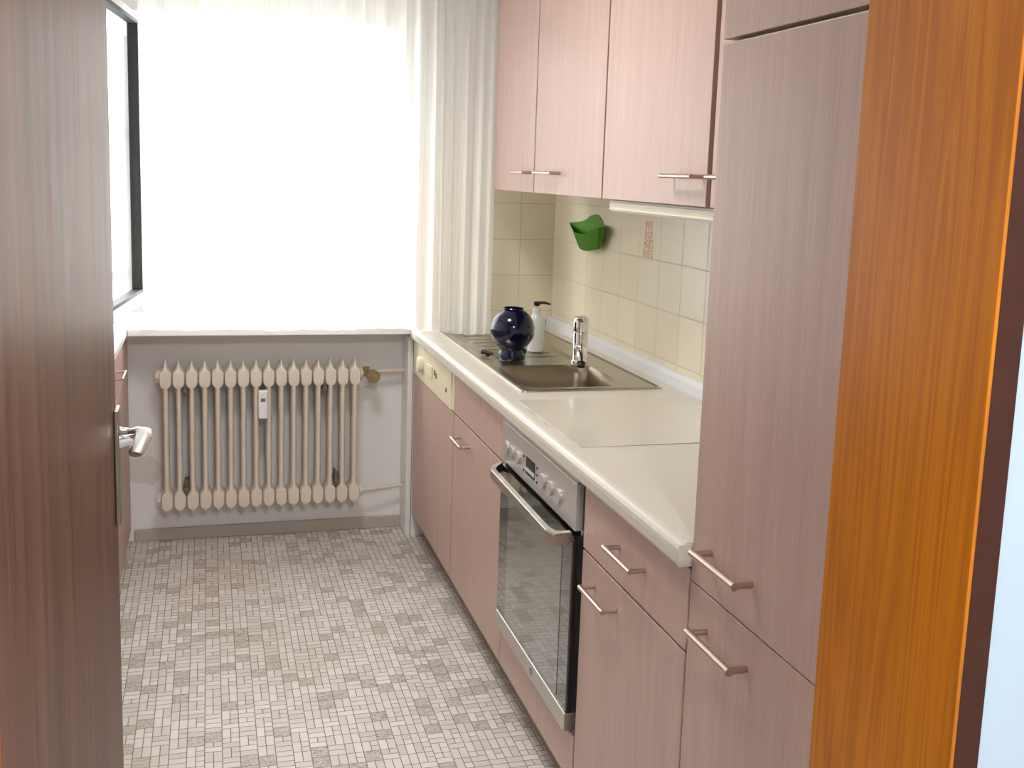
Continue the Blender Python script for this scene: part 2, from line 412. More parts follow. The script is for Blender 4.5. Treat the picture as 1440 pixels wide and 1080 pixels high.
# window: frame, mullion, fixed pane, opened casement
win = thing('window_1', None, None, (-.78, 2.64, WZ0), kind='structure')
bm = bmesh.new(); f = .045
box(bm, WX0, WX0+f, 2.62, 2.69, WZ0-.02, WZ1, .003); box(bm, WX1-f*.3, WX1, 2.62, 2.69, WZ0-.02, WZ1, .003)
box(bm, WX0, WX1, 2.62, 2.69, WZ0-.02, WZ0+.035, .003); box(bm, WX0, WX1, 2.62, 2.69, WZ1-.012, WZ1, .003)
obj('window_frame', bm, M['pvc'], win)
bx('roller_shutter_box', (WX0, WX1, 2.57, 2.62, WZ1-.005, WZ1+.0), M['pvc'], win)
# opened casement hinged near x=-.96, turned into the room
HX, HY = -.955, 2.60
ang = math.radians(6.35)
dx, dy = -math.sin(ang), -math.cos(ang)             # from hinge towards the room
nx, ny = dy, -dx                                     # normal (towards -x)
def cbox(bm, a0, a1, z0, z1, t0, t1, bev=.003):      # a along leaf, t thickness
    b = bmesh.new(); box(b, a0, a1, t0, t1, z0, z1, bev)
    for v in b.verts:
        a, t, z = v.co; v.co = Vector((HX+dx*a+nx*t, HY+dy*a+ny*t, z))
    merge(bm, b)
LW, CZ0, CZ1, SW = .72, .875, 1.885, .05
bm = bmesh.new()
cbox(bm, 0, SW, CZ0, CZ1, 0, .055); cbox(bm, LW-SW, LW, CZ0, CZ1, 0, .055)
cbox(bm, SW-.002, LW-SW+.002, CZ0, CZ0+SW, 0, .055); cbox(bm, SW-.002, LW-SW+.002, CZ1-SW*.6, CZ1, 0, .055)
sash = obj('casement', bm, M['pvc'], win)
bm = bmesh.new()
cbox(bm, SW-.004, SW+.012, CZ0+SW, CZ1-SW*.6, -.006, .030, .001); cbox(bm, LW-SW-.012, LW-SW+.004, CZ0+SW, CZ1-SW*.6, -.004, .03, .001)
cbox(bm, SW, LW-SW, CZ0+SW-.004, CZ0+SW+.008, -.004, .03, .001); cbox(bm, SW, LW-SW, CZ1-SW*.6-.008, CZ1-SW*.6+.004, -.004, .03, .001)
cbox(bm, .028, .052, CZ0+.05, CZ1-.03, -.009, -.001, .001)
obj('gasket', bm, M['gasket'], sash)
bm = bmesh.new(); cbox(bm, SW, LW-SW, CZ0+SW, CZ1-SW*.6, .012, .018, 0); obj('pane', bm, M['pane'], sash)
bx('sill_board', (-1.0, WX1+.043, 2.385, 2.62, .787, .812), M['white'], win, bev=.003)

# ------------------------------------------------------------------ door leaf
door = thing('door_1', None, None, (-.885, -.54, 0), kind='structure')
LX = -.866
bm = bmesh.new(); box(bm, LX-.04, LX, YF0+.004, .200, .008, 1.985, bev=.0015)
leaf = obj('door_leaf', bm, M['veneer'], door)
bm = bmesh.new(); box(bm, LX-.030, LX-.012, .200, .2015, .86, 1.03); box(bm, LX-.027, LX-.016, .2014, .2035, .955, .985); obj('lock_faceplate', bm, M['plate'], door)
bm = bmesh.new(); box(bm, LX, LX+.007, .156, .1965, .843, 1.018, bev=.002); obj('door_plate', bm, M['plate'], door)
bm = bmesh.new()
tube(bm, [(LX+.006, .176, .973), (LX+.012, .176, .973), (LX+.026, .175, .975), (LX+.036, .172, .978)], [.0165, .0145, .0115, .0105], 18)
obj('handle_neck', bm, M['chrome'], door, smooth=True)
bm = bmesh.new()
tube(bm, [(LX+.020, .176, .980), (LX+.032, .176, .982), (LX+.0405, .168, .982), (LX+.0415, .150, .9795), (LX+.0385, .125, .975), (LX+.0350, .095, .970), (LX+.034, .088, .9685)],
     [.007, .0115, .0125, .0122, .0115, .0108, .0085], 18, flat=.55, flataxis=(0, 0, 1))
obj('door_handle', bm, M['alu'], door, smooth=True)

# ------------------------------------------------------------------ handles
def handle(parent, y0, y1, z, xf, out=.03, r=.0052, name='handle'):
    bm = bmesh.new()
    for y in (y0, y1): tube(bm, [(xf-out-r*.2, y, z), (xf-.0005, y, z)], r*.92, 12)
    tube(bm, [(xf-out, y0-r, z), (xf-out, y1+r, z)], r, 14)
    return obj(name, bm, M['nickel'], parent, smooth=True)
def panel(name, parent, y0, y1, z0, z1, xf=0.0, th=.019, mat=None, gap=.0018, label=None):
    bm = bmesh.new(); box(bm, xf, xf+th, min(y0, y1)+gap, max(y0, y1)-gap, z0+gap, z1-gap, bev=.0012, seg=2)
    return obj(name, bm, mat or M['lam'], parent, label=label)
def carcass(parent, y0, y1, z0, z1, xf=.0, back=XR-.004, mat=None):
    return bx('body', (xf+.0195, back, min(y0, y1)+.001, max(y0, y1)-.001, z0, z1), mat or M['seam'], parent)
def kick(parent, y0, y1, top=ZB+.004):
    return bx('plinth', (.045, .06, min(y0, y1)+.001, max(y0, y1)-.001, 0, top), M['plinth'], parent)
FT = ZT-.043     # top of the fronts
# dishwasher
t = thing('dishwasher', 'built-in dishwasher with cream control panel and pink door, next to the radiator wall', 'dishwasher', (.26, (A0+A1)/2, 0))
carcass(t, A0, A1, ZB, FT); kick(t, A0, A1)
panel('door', t, A0-.004, A1, ZB, .636)
bm = bmesh.new(); box(bm, -.004, .019, A1+.03, A0-.004, .638, FT-.001, bev=.003); cp = obj('control_panel', bm, M['cream'], t)
panel('filler_strip', t, A1+.028, A1, .638, FT, mat=M['cream'])
bm = bmesh.new(); disc_x(bm, -.022, -.004, 2.245, .700, .028); obj('knob', bm, M['creamlight'], cp, smooth=True)
bm = bmesh.new(); box(bm, -.011, -.004, 2.055, 2.145, .684, .726, bev=.003); obj('door_grip', bm, M['creamlight'], cp)
for y in (2.015, 1.99):
    bm = bmesh.new(); disc_x(bm, -.008, -.004, y, .712 if y > 2 else .706, .006, sz=1.7); obj('indicator', bm, M['bracket'], cp, smooth=True)
bm = bmesh.new(); disc_x(bm, -.008, -.004, 1.83, .69, .005, sz=1.6); obj('indicator', bm, M['bracket'], cp, smooth=True)
# sink cabinet
t = thing('base_cabinet', 'pink laminate base cabinet under the sink with blank top panel, left of the oven', 'cabinet', (.26, (A1+A2)/2, 0))
bx('body', (.0195, XR-.004, A2+.001, A1-.001, ZB, .60), M['seam'], t); kick(t, A1, A2)
panel('blank_panel', t, A1-.003, A2, .638, FT); d = panel('door', t, A1-.006, A2, ZB, .636)
handle(d, 1.508, 1.628, .582, 0)
# oven housing
t = thing('oven_cabinet', 'pink laminate oven housing with a plain low drawer front below the oven', 'cabinet', (.26, (A2+A3)/2, 0))
bm = bmesh.new(); box(bm, .0195, XR-.004, A3+.001, A2-.001, ZB, .205)
box(bm, .0215, XR-.004, A3+.001, A3+.008, .205, FT); box(bm, .0215, XR-.004, A2-.008, A2-.001, .205, FT); obj('body', bm, M['seam'], t)
kick(t, A2, A3); panel('drawer_front', t, A2, A3, ZB, .205)
# oven
O0, O1 = A3+.008, A2-.006
t = thing('oven', 'stainless steel and black glass built-in oven with bowed bar handle', 'oven', (.2, (A2+A3)/2, .21))
bx('body', (.022, .50, A3+.012, A2-.012, .209, FT-.004), M['black'], t)
bm = bmesh.new(); box(bm, -.012, .02, O0+.006, O1, .656, FT-.012, bev=.0015); box(bm, -.010, .02, O0+.006, O1, FT-.0115, FT-.002, bev=.001)
cp = obj('control_panel', bm, M['oven'], t)
for y in (1.055, 1.005, .955, .745, .690, .630):
    bm = bmesh.new(); disc_x(bm, -.0185, -.012, y, .700, .0165, bev=.0008); kn = obj('knob', bm, M['oven'], cp, smooth=True)
bm = bmesh.new(); box(bm, -.0135, -.012, .815, .885, .680, .722, bev=.0006); obj('display', bm, M['display'], cp)
for y, z in ((.905, .716), (.905, .682), (.797, .716), (.797, .699), (.797, .682)):
    bm = bmesh.new(); disc_x(bm, -.014, -.012, y, z, .0035, 12, .001); obj('button', bm, M['dark'], cp, smooth=True)
bm = bmesh.new(); box(bm, -.014, .016, O0+.012, O1-.002, .250, .644, bev=.0015); dr = obj('door', bm, M['ovenglass'], t, label='black glass oven door')
bm = bmesh.new(); box(bm, -.0152, -.014, O0+.075, O1-.085, .262, .600); obj('viewing_window', bm, M['ovenpane'], dr)
bm = bmesh.new(); box(bm, -.0165, .016, O0+.012, O1-.002, .210, .251, bev=.0015); lp = obj('lower_trim', bm, M['steel'], dr)
bm = bmesh.new()   # small emblem on the lower trim
for dz in (-.006, 0, .006): box(bm, -.0172, -.0164, .765, .785-abs(dz)*.8, .231+dz-.0012, .231+dz+.0012)
obj('emblem', bm, M['dark'], lp)
bm = bmesh.new()   # bowed flat bar
prism(bm, [(-.0135, O1-.002), (-.050, O1-.040), (-.062, O1-.075), (-.064, .56), (-.055, .525), (-.0135, O0+.014),
           (-.0135, O0+.030), (-.046, .545), (-.053, .575), (-.051, O1-.08), (-.042, O1-.055), (-.0135, O1-.018)],   .627, .652)
bmesh.ops.bevel(bm, geom=bm.edges[:], offset=.002, segments=2, affect='EDGES')
obj('handle', bm, M['steel'], dr)
bm = bmesh.new(); box(bm, .004, .02, O0-.004, O0+.012, .21, FT-.004); obj('side_trim', bm, M['black'], t)
# drawer cabinet
t = thing('base_cabinet', 'pink laminate base cabinet with one drawer above a door, between oven and tall cabinet', 'cabinet', (.26, A3/2, 0))
carcass(t, A3, 0, ZB, FT); kick(t, A3, 0)
d = panel('drawer', t, A3-.006, 0.003, .628, FT); handle(d, .182, .305, .699, 0)
d = panel('door', t, A3-.006, 0.003, ZB, .627); handle(d, .304, .425, .574, 0)
# tall cabinet
TY = YF1+.004
t = thing('tall_cabinet', 'tall pink laminate larder cabinet standing against the orange door frame', 'tall cabinet', (.26, TY/2, 0))
carcass(t, 0, TY, ZB, 2.2, mat=M['cabwhite']); kick(t, 0, TY)
ZJ, ZJ2 = 1.584, .752
panel('upper_door', t, -.0015, TY, ZJ+.003, 2.2, gap=.0012)
d = panel('door', t, -.0015, TY, ZJ2, ZJ-.001, gap=.0012); handle(d, -.196, -.066, .820, 0, r=.0062)
d = panel('lower_door', t, -.0015, TY, ZB, ZJ2, gap=.0012); handle(d, -.196, -.066, .693, 0, r=.0062)
# worktop
bm = bmesh.new()
YE = 2.418
prof = [(-.018, ZT-.040), (.53, ZT-.040), (.53, ZT), (-.006, ZT), (-.013, ZT-.002), (-.018, ZT-.006), (-.0205, ZT-.012), (-.0215, ZT-.02), (-.021, ZT-.034)]
# the worktop has a cut-out for the sink: built as strips around it
SX0, SX1, SY0, SY1 = .075, .447, 1.195, 2.275
def strip(bm, pts, y0, y1): prism_y(bm, pts, y0, y1)
strip(bm, prof, .002, SY0); strip(bm, prof, SY1, YE)
front = [(-.018, ZT-.040), (SX0, ZT-.040), (SX0, ZT), (-.006, ZT), (-.013, ZT-.002), (-.018, ZT-.006), (-.0205, ZT-.012), (-.0215, ZT-.02), (-.021, ZT-.034)]
strip(bm, front, SY0, SY1); box(bm, SX1, .53, SY0, SY1, ZT-.04, ZT)
bmesh.ops.remove_doubles(bm, verts=bm.verts, dist=1e-5)
wt = obj('worktop', bm, M['work'], org=(.25, 1.2, ZT-.04))
tag(wt, 'long cream kitchen worktop with rounded front edge over the base cabinets', 'worktop')
bm = bmesh.new(); box(bm, -.0222, .0, .0005, .0022, ZT-.0395, ZT-.003, bev=.0006); obj('end_cap', bm, M['work'], wt)
bm = bmesh.new(); prism_y(bm, [(.505, ZT), (.53, ZT), (.53, ZT+.038), (.518, ZT+.038), (.509, ZT+.026)], .002, YE)
u = obj('upstand', bm, M['bluewhite'], wt)
bm = bmesh.new(); box(bm, .0, .505, YE-.012, YE, ZT, ZT+.03, bev=.003); obj('upstand', bm, M['bluewhite'], wt)
# glass cover plate
tag(bx('cover_plate', (.020, .462, .60, 1.085, ZT+.0003, ZT+.0014), M['dimplate'], bev=.0003),
    'thin cream glossy cover plate lying flat on the worktop in front of the sink', 'cover plate')
# ------------------------------------------------------------------ sink
def rrect(x0, x1, y0, y1, r, n=6):
    p = []
    for cx, cy, a in ((x1-r, y1-r, 0), (x0+r, y1-r, 90), (x0+r, y0+r, 180), (x1-r, y0+r, 270)):
        for k in range(n+1):
            t = math.radians(a+90*k/n); p.append((cx+r*math.cos(t), cy+r*math.sin(t)))
    return p
def loft(bm, loops, cap_last=True):
    rings = [[bm.verts.new(Vector(p)) for p in L] for L in loops]
    n = len(rings[0])
    for a, b in zip(rings, rings[1:]):
        for k in range(n): bm.faces.new((a[k], a[(k+1) % n], b[(k+1) % n], b[k]))
    if cap_last: bm.faces.new(rings[-1])
sk = thing('sink', 'stainless steel inset sink with drainer let into the cream worktop', 'sink', (.26, 1.7, ZT))
OX0, OX1, OY0, OY1 = .057, .462, 1.180, 2.290
BX0, BX1, BY0, BY1 = .088, .375, 1.222, 1.560      # bowl
DX0, DX1, DY0, DY1 = .088, .372, 1.640, 2.255      # drainer
zt = ZT+.0045
bm = bmesh.new()
R = lambda x0, x1, y0, y1, r, z: [(x, y, z) for x, y in rrect(x0, x1, y0, y1, r)]
# rim skirt and raised bead
loft(bm, [R(OX0, OX1, OY0, OY1, .012, ZT+.0003), R(OX0+.001, OX1-.001, OY0+.001, OY1-.001, .012, zt), R(OX0+.007, OX1-.007, OY0+.007, OY1-.007, .012, zt+.0015),
          R(OX0+.013, OX1-.013, OY0+.013, OY1-.013, .010, zt-.0015)], False)
ix0, ix1, iy0, iy1 = OX0+.013, OX1-.013, OY0+.013, OY1-.013; zz = zt-.0015
# flat deck between the bowls
def quad(a, b, c, d): bm.faces.new([bm.verts.new((*p, zz)) for p in (a, b, c, d)])
quad((ix0, iy0), (ix1, iy0), (ix1, BY0), (ix0, BY0)); quad((ix0, BY1), (ix1, BY1), (ix1, DY0), (ix0, DY0)); quad((ix0, DY1), (ix1, DY1), (ix1, iy1), (ix0, iy1))
for (a0, a1, b0, b1) in ((BX0, BX1, BY0, BY1), (DX0, DX1, DY0, DY1)):
    quad((ix0, b0), (a0, b0), (a0, b1), (ix0, b1)); quad((a1, b0), (ix1, b0), (ix1, b1), (a1, b1))
    # corner fillers of the rounded openings
    rr = .045 if a0 == BX0 and b0 == BY0 else .03
    for sx, sy in ((0, 0), (1, 0), (1, 1), (0, 1)):
        cx = a1 if sx else a0; cy = b1 if sy else b0
        ox = cx-rr if sx else cx+rr; oy = cy-rr if sy else cy+rr
        pts = [(cx, cy)]
        for k in range(7):
            th = math.pi/2*k/6; pts.append((ox+(rr*math.cos(th))*(1 if sx else -1), oy+(rr*math.sin(th))*(1 if sy else -1)))
        vs = [bm.verts.new((*p, zz)) for p in pts]
        for i in range(1, 7): bm.faces.new((vs[0], vs[i], vs[i+1]))
deck = obj('rim', bm, M['sink'], sk)
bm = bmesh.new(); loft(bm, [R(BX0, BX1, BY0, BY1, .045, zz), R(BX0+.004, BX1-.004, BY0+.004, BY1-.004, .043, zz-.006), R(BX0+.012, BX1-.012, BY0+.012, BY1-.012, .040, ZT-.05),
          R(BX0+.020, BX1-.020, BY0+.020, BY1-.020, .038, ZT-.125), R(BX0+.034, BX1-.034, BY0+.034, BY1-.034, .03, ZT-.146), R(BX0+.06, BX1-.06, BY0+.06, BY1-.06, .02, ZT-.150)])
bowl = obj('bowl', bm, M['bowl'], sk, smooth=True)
bm = bmesh.new(); lathe(bm, .23, 1.39, [(.036, ZT-.1495), (.036, ZT-.147), (.03, ZT-.146), (.026, ZT-.148)], 24); obj('drain', bm, M['chrome'], bowl, smooth=True)
bm = bmesh.new(); loft(bm, [R(DX0, DX1, DY0, DY1, .03, zz), R(DX0+.004, DX1-.004, DY0+.004, DY1-.004, .03, zz-.003), R(DX0+.014, DX1-.014, DY0+.014, DY1-.014, .025, zz-.005)])
for i in range(7):   # raised ribs
    y = DY0+.10+i*.072; tube(bm, [(DX0+.04, y, zz-.0045), (DX1-.04, y, zz-.0045)], .004, 8, flat=.22, flataxis=(0, 0, 1))
obj('drainer', bm, M['sink'], sk, smooth=True)
bm = bmesh.new(); tube(bm, [(.103, 1.733, zt-.003), (.103, 1.733, zt+.008)], .007, 12); tube(bm, [(.086, 1.742, zt+.011), (.120, 1.724, zt+.006)], [.0075, .0055], 12)
obj('waste_knob', bm, M['dark'], sk, smooth=True)
# tap
t = thing('tap', 'chrome single-lever mixer tap standing behind the sink bowl', 'tap', (.364, 1.60, zt))
TX, TYY = .364, 1.600
bm = bmesh.new(); lathe(bm, TX, TYY, [(.027, zt-.0012), (.027, zt+.004), (.0235, zt+.008), (.0235, zt+.092), (.0225, zt+.094)], 32); obj('body', bm, M['chrome'], t, smooth=True)
bm = bmesh.new(); tube(bm, [(TX, TYY, zt+.040), (TX-.010, TYY-.030, zt+.046), (TX-.024, TYY-.075, zt+.040), (TX-.033, TYY-.108, zt+.028), (TX-.037, TYY-.120, zt+.016)], [.018, .017, .0155, .015, .014], 18)
sp = obj('spout', bm, M['chrome'], t, smooth=True)
bm = bmesh.new(); tube(bm, [(TX-.0368, TYY-.1195, zt+.017), (TX-.039, TYY-.125, zt+.007)], [.012, .0115], 16); obj('aerator', bm, M['dark'], sp, smooth=True)
bm = bmesh.new(); lathe(bm, TX, TYY, [(.0225, zt+.094), (.0245, zt+.096), (.0248, zt+.122), (.023, zt+.134), (.017, zt+.140), (.006, zt+.142)], 32)
tube(bm, [(TX+.004, TYY+.004, zt+.118), (TX-.012, TYY-.028, zt+.138), (TX-.022, TYY-.052, zt+.146)], [.013, .0115, .009], 14, flat=.55, flataxis=(0, 0, 1))
obj('lever', bm, M['chrome'], t, smooth=True)

# ------------------------------------------------------------------ blue vessel
VX, VY = .161, 1.655; z0 = zt+.0006
t = thing('vessel', 'round dark blue glossy vessel with flat open top and narrow foot, on the drainer', 'vessel', (VX, VY, z0))
bm = bmesh.new(); prof = []
cz, rr = z0+.094, .0685
prof = [(.034, z0), (.040, z0+.002), (.0435, z0+.010), (.0425, z0+.020), (.039, z0+.029), (.0385, z0+.034)]
for k in range(14):
    a = math.radians(-55+k*(55+62)/13); prof.append((rr*math.cos(a), cz+rr*math.sin(a)))
prof += [(.0315, cz+.061), (.0330, cz+.0645), (.0315, cz+.067)]
inner = [(.029, cz+.066), (.029, cz+.058), (.045, cz+.04), (.058, cz), (.04, cz-.045), (.005, cz-.052)]
lathe(bm, VX, VY, prof+inner, 40); obj('bowl', bm, M['blue'], t, smooth=True)
bm = bmesh.new(); tube(bm, [(VX+.030, VY-.012, z0+.028), (VX+.041, VY-.018, z0+.028)], [.007, .006], 14); obj('knob', bm, M['blue'], t, smooth=True)
# soap dispenser
SXX, SYY = .290, 1.83; s0 = zt-.0045
t = thing('soap_dispenser', 'pale translucent pump bottle with black pump head behind the blue vessel', 'soap dispenser', (SXX, SYY, s0))
bm = bmesh.new(); lathe(bm, SXX, SYY, [(.024, s0), (.027, s0+.003), (.027, s0+.085), (.024, s0+.105), (.014, s0+.122), (.011, s0+.126), (.011, s0+.134)], 26); obj('bottle', bm, M['clear'], t, smooth=True)
bm = bmesh.new(); lathe(bm, SXX, SYY, [(.013, s0+.13), (.013, s0+.142), (.004, s0+.144), (.004, s0+.150)], 20)
obj('collar', bm, M['clear'], t, smooth=True)
bm = bmesh.new(); lathe(bm, SXX, SYY, [(.009, s0+.150), (.0105, s0+.153), (.0105, s0+.162), (.008, s0+.164)], 18)
tube(bm, [(SXX-.004, SYY, s0+.159), (SXX+.022, SYY-.012, s0+.162), (SXX+.040, SYY-.02, s0+.157)], [.0055, .0045, .0035], 12); obj('pump_head', bm, M['dark'], t, smooth=True)

# ------------------------------------------------------------------ wall cabinets
XU, ZU = .22, 1.330
B = [2.157, 1.682, 1.080, .470, .003]
labels = ['narrow pink wall cabinet at the far end beside the curtain', 'pink wall cabinet above the blue vessel and green pocket, left of the lamp strip',
          'pink wall cabinet directly above the white lamp strip, right of the middle seam', 'pink wall cabinet mostly hidden behind the tall larder cabinet']
hy = [(1.700, 1.832), (1.420, 1.592), (.492, .648), (.31, .425)]
for i in range(4):
    y1, y0 = B[i], B[i+1]
    t = thing('wall_cabinet', labels[i], 'wall cabinet', ((XU+XR)/2, (y0+y1)/2, ZU), 'pink wall cabinets over the worktop')
    bm = bmesh.new(); box(bm, XU+.0195, XR-.001, y0+.001, y1-.001, ZU+.002, 2.2)
    obj('body', bm, M['seam'], t)
    if i == 0:
        bx('side_panel', (XU+.001, XR-.001, y1-.001, y1+.014, ZU, 2.2), M['lam'], t)
    g = .003
    bm = bmesh.new(); box(bm, XU, XU+.019, y0+(.005 if i < 2 else .012), y1-(.005 if i < 3 else .009), ZU, 2.2, bev=.0012); d = obj('door', bm, M['lam'], t)
    a, b = hy[i]
    bm = bmesh.new(); xo = XU-.030
    tube(bm, [(xo, a, 1.390), (xo, b, 1.390)], .0048, 14)
    for y in (a+.006, b-.006): tube(bm, [(xo, y, 1.390), (XU-.0005, y, 1.390)], .0045, 12)
    obj('handle', bm, M['nickel'], d, smooth=True)
# lamp strip under the cabinets
t = thing('under_cabinet_lamp', 'long white ribbed lamp strip under the wall cabinets', 'lamp', (.26, .62, 1.296))
bm = bmesh.new(); box(bm, .242, .30, .06, 1.072, 1.299, 1.3285, bev=.003); body = obj('housing', bm, M['white'], t)
bm = bmesh.new(); box(bm, .2385, .2425, .065, 1.067, 1.303, 1.323, bev=.001)
for k in range(3): box(bm, .2365, .2390, .065, 1.067, 1.3055+k*.006, 1.3085+k*.006)
obj('diffuser', bm, M['creamlight'], t)
# green wall pocket, corner of it pushed out from the tiles
t = thing('wall_pocket', 'lime green plastic pocket hanging on the cream tiles', 'wall pocket', (.51, 2.0, 1.13))
bm = bmesh.new()
XW = .529
POCKET_RIM = [(0.527, 2.233, 1.215), (0.492, 2.071, 1.191), (0.475, 1.961, 1.192), (0.465, 1.869, 1.197), (0.468, 1.824, 1.214), (0.48, 1.797, 1.223), (0.5, 1.798, 1.223), (0.527, 1.878, 1.229)]
POCKET_FOOT = [(0.527, 2.119, 1.135), (0.51, 2.055, 1.135), (0.5, 1.996, 1.134), (0.495, 1.938, 1.136), (0.495, 1.882, 1.143), (0.5, 1.855, 1.148), (0.51, 1.863, 1.152), (0.527, 1.896, 1.159)]
POCKET_BACK = [(0.529, 2.239, 1.218), (0.529, 2.152, 1.224), (0.529, 2.092, 1.23), (0.529, 2.048, 1.24), (0.529, 2.013, 1.252), (0.529, 1.964, 1.26), (0.529, 1.928, 1.257), (0.529, 1.891, 1.238), (0.529, 1.882, 1.219), (0.529, 1.903, 1.17), (0.529, 2.096, 1.145)]
def face(bm, pts): return bm.faces.new([bm.verts.new(p) for p in pts])
def slab(bm, pts, th, nrm):
    n = Vector(nrm).normalized()*th
    a = [bm.verts.new(Vector(p)) for p in pts]; b = [bm.verts.new(Vector(p)+n) for p in pts]
    bm.faces.new(a); bm.faces.new(b[::-1])
    for i in range(len(a)): bm.faces.new((a[i], b[i], b[(i+1) % len(a)], a[(i+1) % len(a)]))
slab(bm, POCKET_BACK, .002, (-1, 0, 0)); obj('back_panel', bm, M['greeninside'], t)
bm = bmesh.new()
va = [bm.verts.new(p) for p in POCKET_RIM]; vb = [bm.verts.new(p) for p in POCKET_FOOT]
for i in range(7): bm.faces.new((va[i], va[i+1], vb[i+1], vb[i]))
bm.faces.new(vb)
ret = bmesh.ops.solidify(bm, geom=bm.faces[:], thickness=.0015)
obj('pouch', bm, M['green'], t, smooth=True)
# ------------------------------------------------------------------ left base cabinet (seen as a sliver behind the door)
t = thing('base_cabinet', 'low pink cabinet with white top on the left, half hidden behind the open door', 'cabinet', (-1.3, 1.7, 0))
bx('body', (-1.60, -1.031, 1.12, YN-.001, 0, .786), M['cabwhite'], t)
for a, b in ((1.125, 1.82), (1.824, YN-.016)):
    bm = bmesh.new(); box(bm, -1.031, -1.012, a, b, .64, .782, bev=.0012); d = obj('drawer', bm, M['lam'], t)
    y0 = (a+b)/2-.06 if b < 1.9 else 1.93
    bm = bmesh.new(); 
    for y in (y0, y0+.13): tube(bm, [(-.985, y, .725), (-1.0125, y, .725)], .0048, 12)
    tube(bm, [(-.985, y0-.005, .725), (-.985, y0+.135, .725)], .005, 12); obj('handle', bm, M['nickel'], d, smooth=True)
    bm = bmesh.new(); box(bm, -1.031, -1.012, a, b, .05, .637, bev=.0012); obj('door', bm, M['lam'], t)
bm = bmesh.new(); box(bm, -1.60, -1.002, 1.11, YN-.001, .787, .812, bev=.003); obj('top', bm, M['white'], t)

# ------------------------------------------------------------------ radiator
NSEC = 16; RX0, RX1 = -.882, -.217; pitch = (RX1-RX0)/(NSEC-1); RYC = 2.47
t = thing('radiator', 'cream painted ribbed column radiator on the wall under the window', 'radiator', ((RX0+RX1)/2, RYC, .12))
def section(bm, x):
    # solid of varying half width: spire, hub, slim middle, hub, foot
    P = pitch*.5; T = .0105
    up = [(.688, .0015, .30), (.680, .0035, .55), (.670, .006, .8), (.660, .0105, .95), (.652, .0165, 1), (.645, P*.96, 1), (.638, P, 1), (.612, P, 1), (.604, P*.90, 1),
          (.598, P*.74, .98), (.592, T+.0015, .95), (.580, T, .92)]
    zs = up+[(.806-z, w, d) for z, w, d in up[::-1]]
    prev = None
    for z, w, d in zs:
        e = .16 if w > .015 else .7; D = .046*d; ring = []; n = 16
        for k in range(n):
            a = 2*math.pi*(k+.5)/n; c, q = math.cos(a), math.sin(a)
            ring.append(bm.verts.new((x+w*math.copysign(abs(c)**e, c), RYC+D*math.copysign(abs(q)**.6, q), z)))
        if prev:
            for k in range(n): bm.faces.new((prev[k], prev[(k+1) % n], ring[(k+1) % n], ring[k]))
        else: bm.faces.new(ring)
        prev = ring
    bm.faces.new(prev[::-1])
for i in range(NSEC):
    bm = bmesh.new(); section(bm, RX0+i*pitch); obj('section', bm, M['radpaint'], t, smooth=True)
for z in (.628, .176):
    tb('end_plug', [(RX0-.034, RYC, z), (RX0-.030, RYC, z), (RX0-.0305, RYC, z), (RX0-.016, RYC, z)], [.018, .018, .024, .024], M['radpaint'], t, n=8)
    tb('end_plug', [(RX1+.034, RYC, z), (RX1+.030, RYC, z), (RX1+.0305, RYC, z), (RX1+.016, RYC, z)], [.014, .014, .021, .021], M['radpaint'], t, n=8)
for sx, z in ((1, .585), (1, .225), (12, .585), (13, .235)):
    bm = bmesh.new(); xx = RX0+(sx+.5)*pitch
    box(bm, xx-.008, xx+.008, RYC-.034, YN-.004, z-.012, z+.012, bev=.002); tube(bm, [(xx, RYC-.036, z-.022), (xx, RYC-.036, z+.03)], .006, 8)
    tube(bm, [(xx, RYC-.046, z), (xx, RYC-.03, z)], .008, 6); obj('bracket', bm, M['bracket'], t)
xx = RX0+7.5*pitch; bm = bmesh.new(); box(bm, xx-.0155, xx+.0155, RYC-.072, RYC-.040, .482, .583, bev=.003); hm = obj('heat_meter', bm, M['label'], t, label='white heat meter clipped on')
bm = bmesh.new(); box(bm, xx-.008, xx+.008, RYC-.0735, RYC-.0718, .545, .557, bev=.0005); obj('meter_window', bm, M['bracket'], hm)
v = thing('radiator_valve', 'stained brass and cream thermostat valve at the top right of the radiator', 'valve', (-.155, 2.47, .60))
bm = bmesh.new(); tube(bm, [(RX1+.034, RYC, .628), (-.165, RYC, .628)], .011, 10); tube(bm, [(-.172, RYC, .618), (-.172, RYC, .652)], .013, 8); obj('valve_body', bm, M['brass'], v, smooth=True)
bm = bmesh.new(); tube(bm, [(-.155, RYC-.012, .627), (-.152, RYC-.022, .625), (-.150, RYC-.050, .622), (-.150, RYC-.058, .622)], [.018, .023, .024, .02], 20); obj('valve_knob', bm, M['brass'], v, smooth=True)
p = thing('heating_pipe', 'white upper heating pipe running from the radiator valve to the wall pier', 'pipe', (-.09, RYC, .62))
tb('pipe_run', [(-.165, RYC, .628), (-.13, RYC+.02, .632), (-.024, RYC+.03, .633)], .0085, M['radpaint'], p)
p2 = thing('heating_pipe', 'white lower heating pipe running from the radiator foot to the wall pier', 'pipe', (-.09, RYC, .15))
tb('pipe_run', [(RX1+.034, RYC, .176), (-.13, RYC+.01, .176), (-.024, RYC+.03, .180)], .006, M['radpaint'], p2)
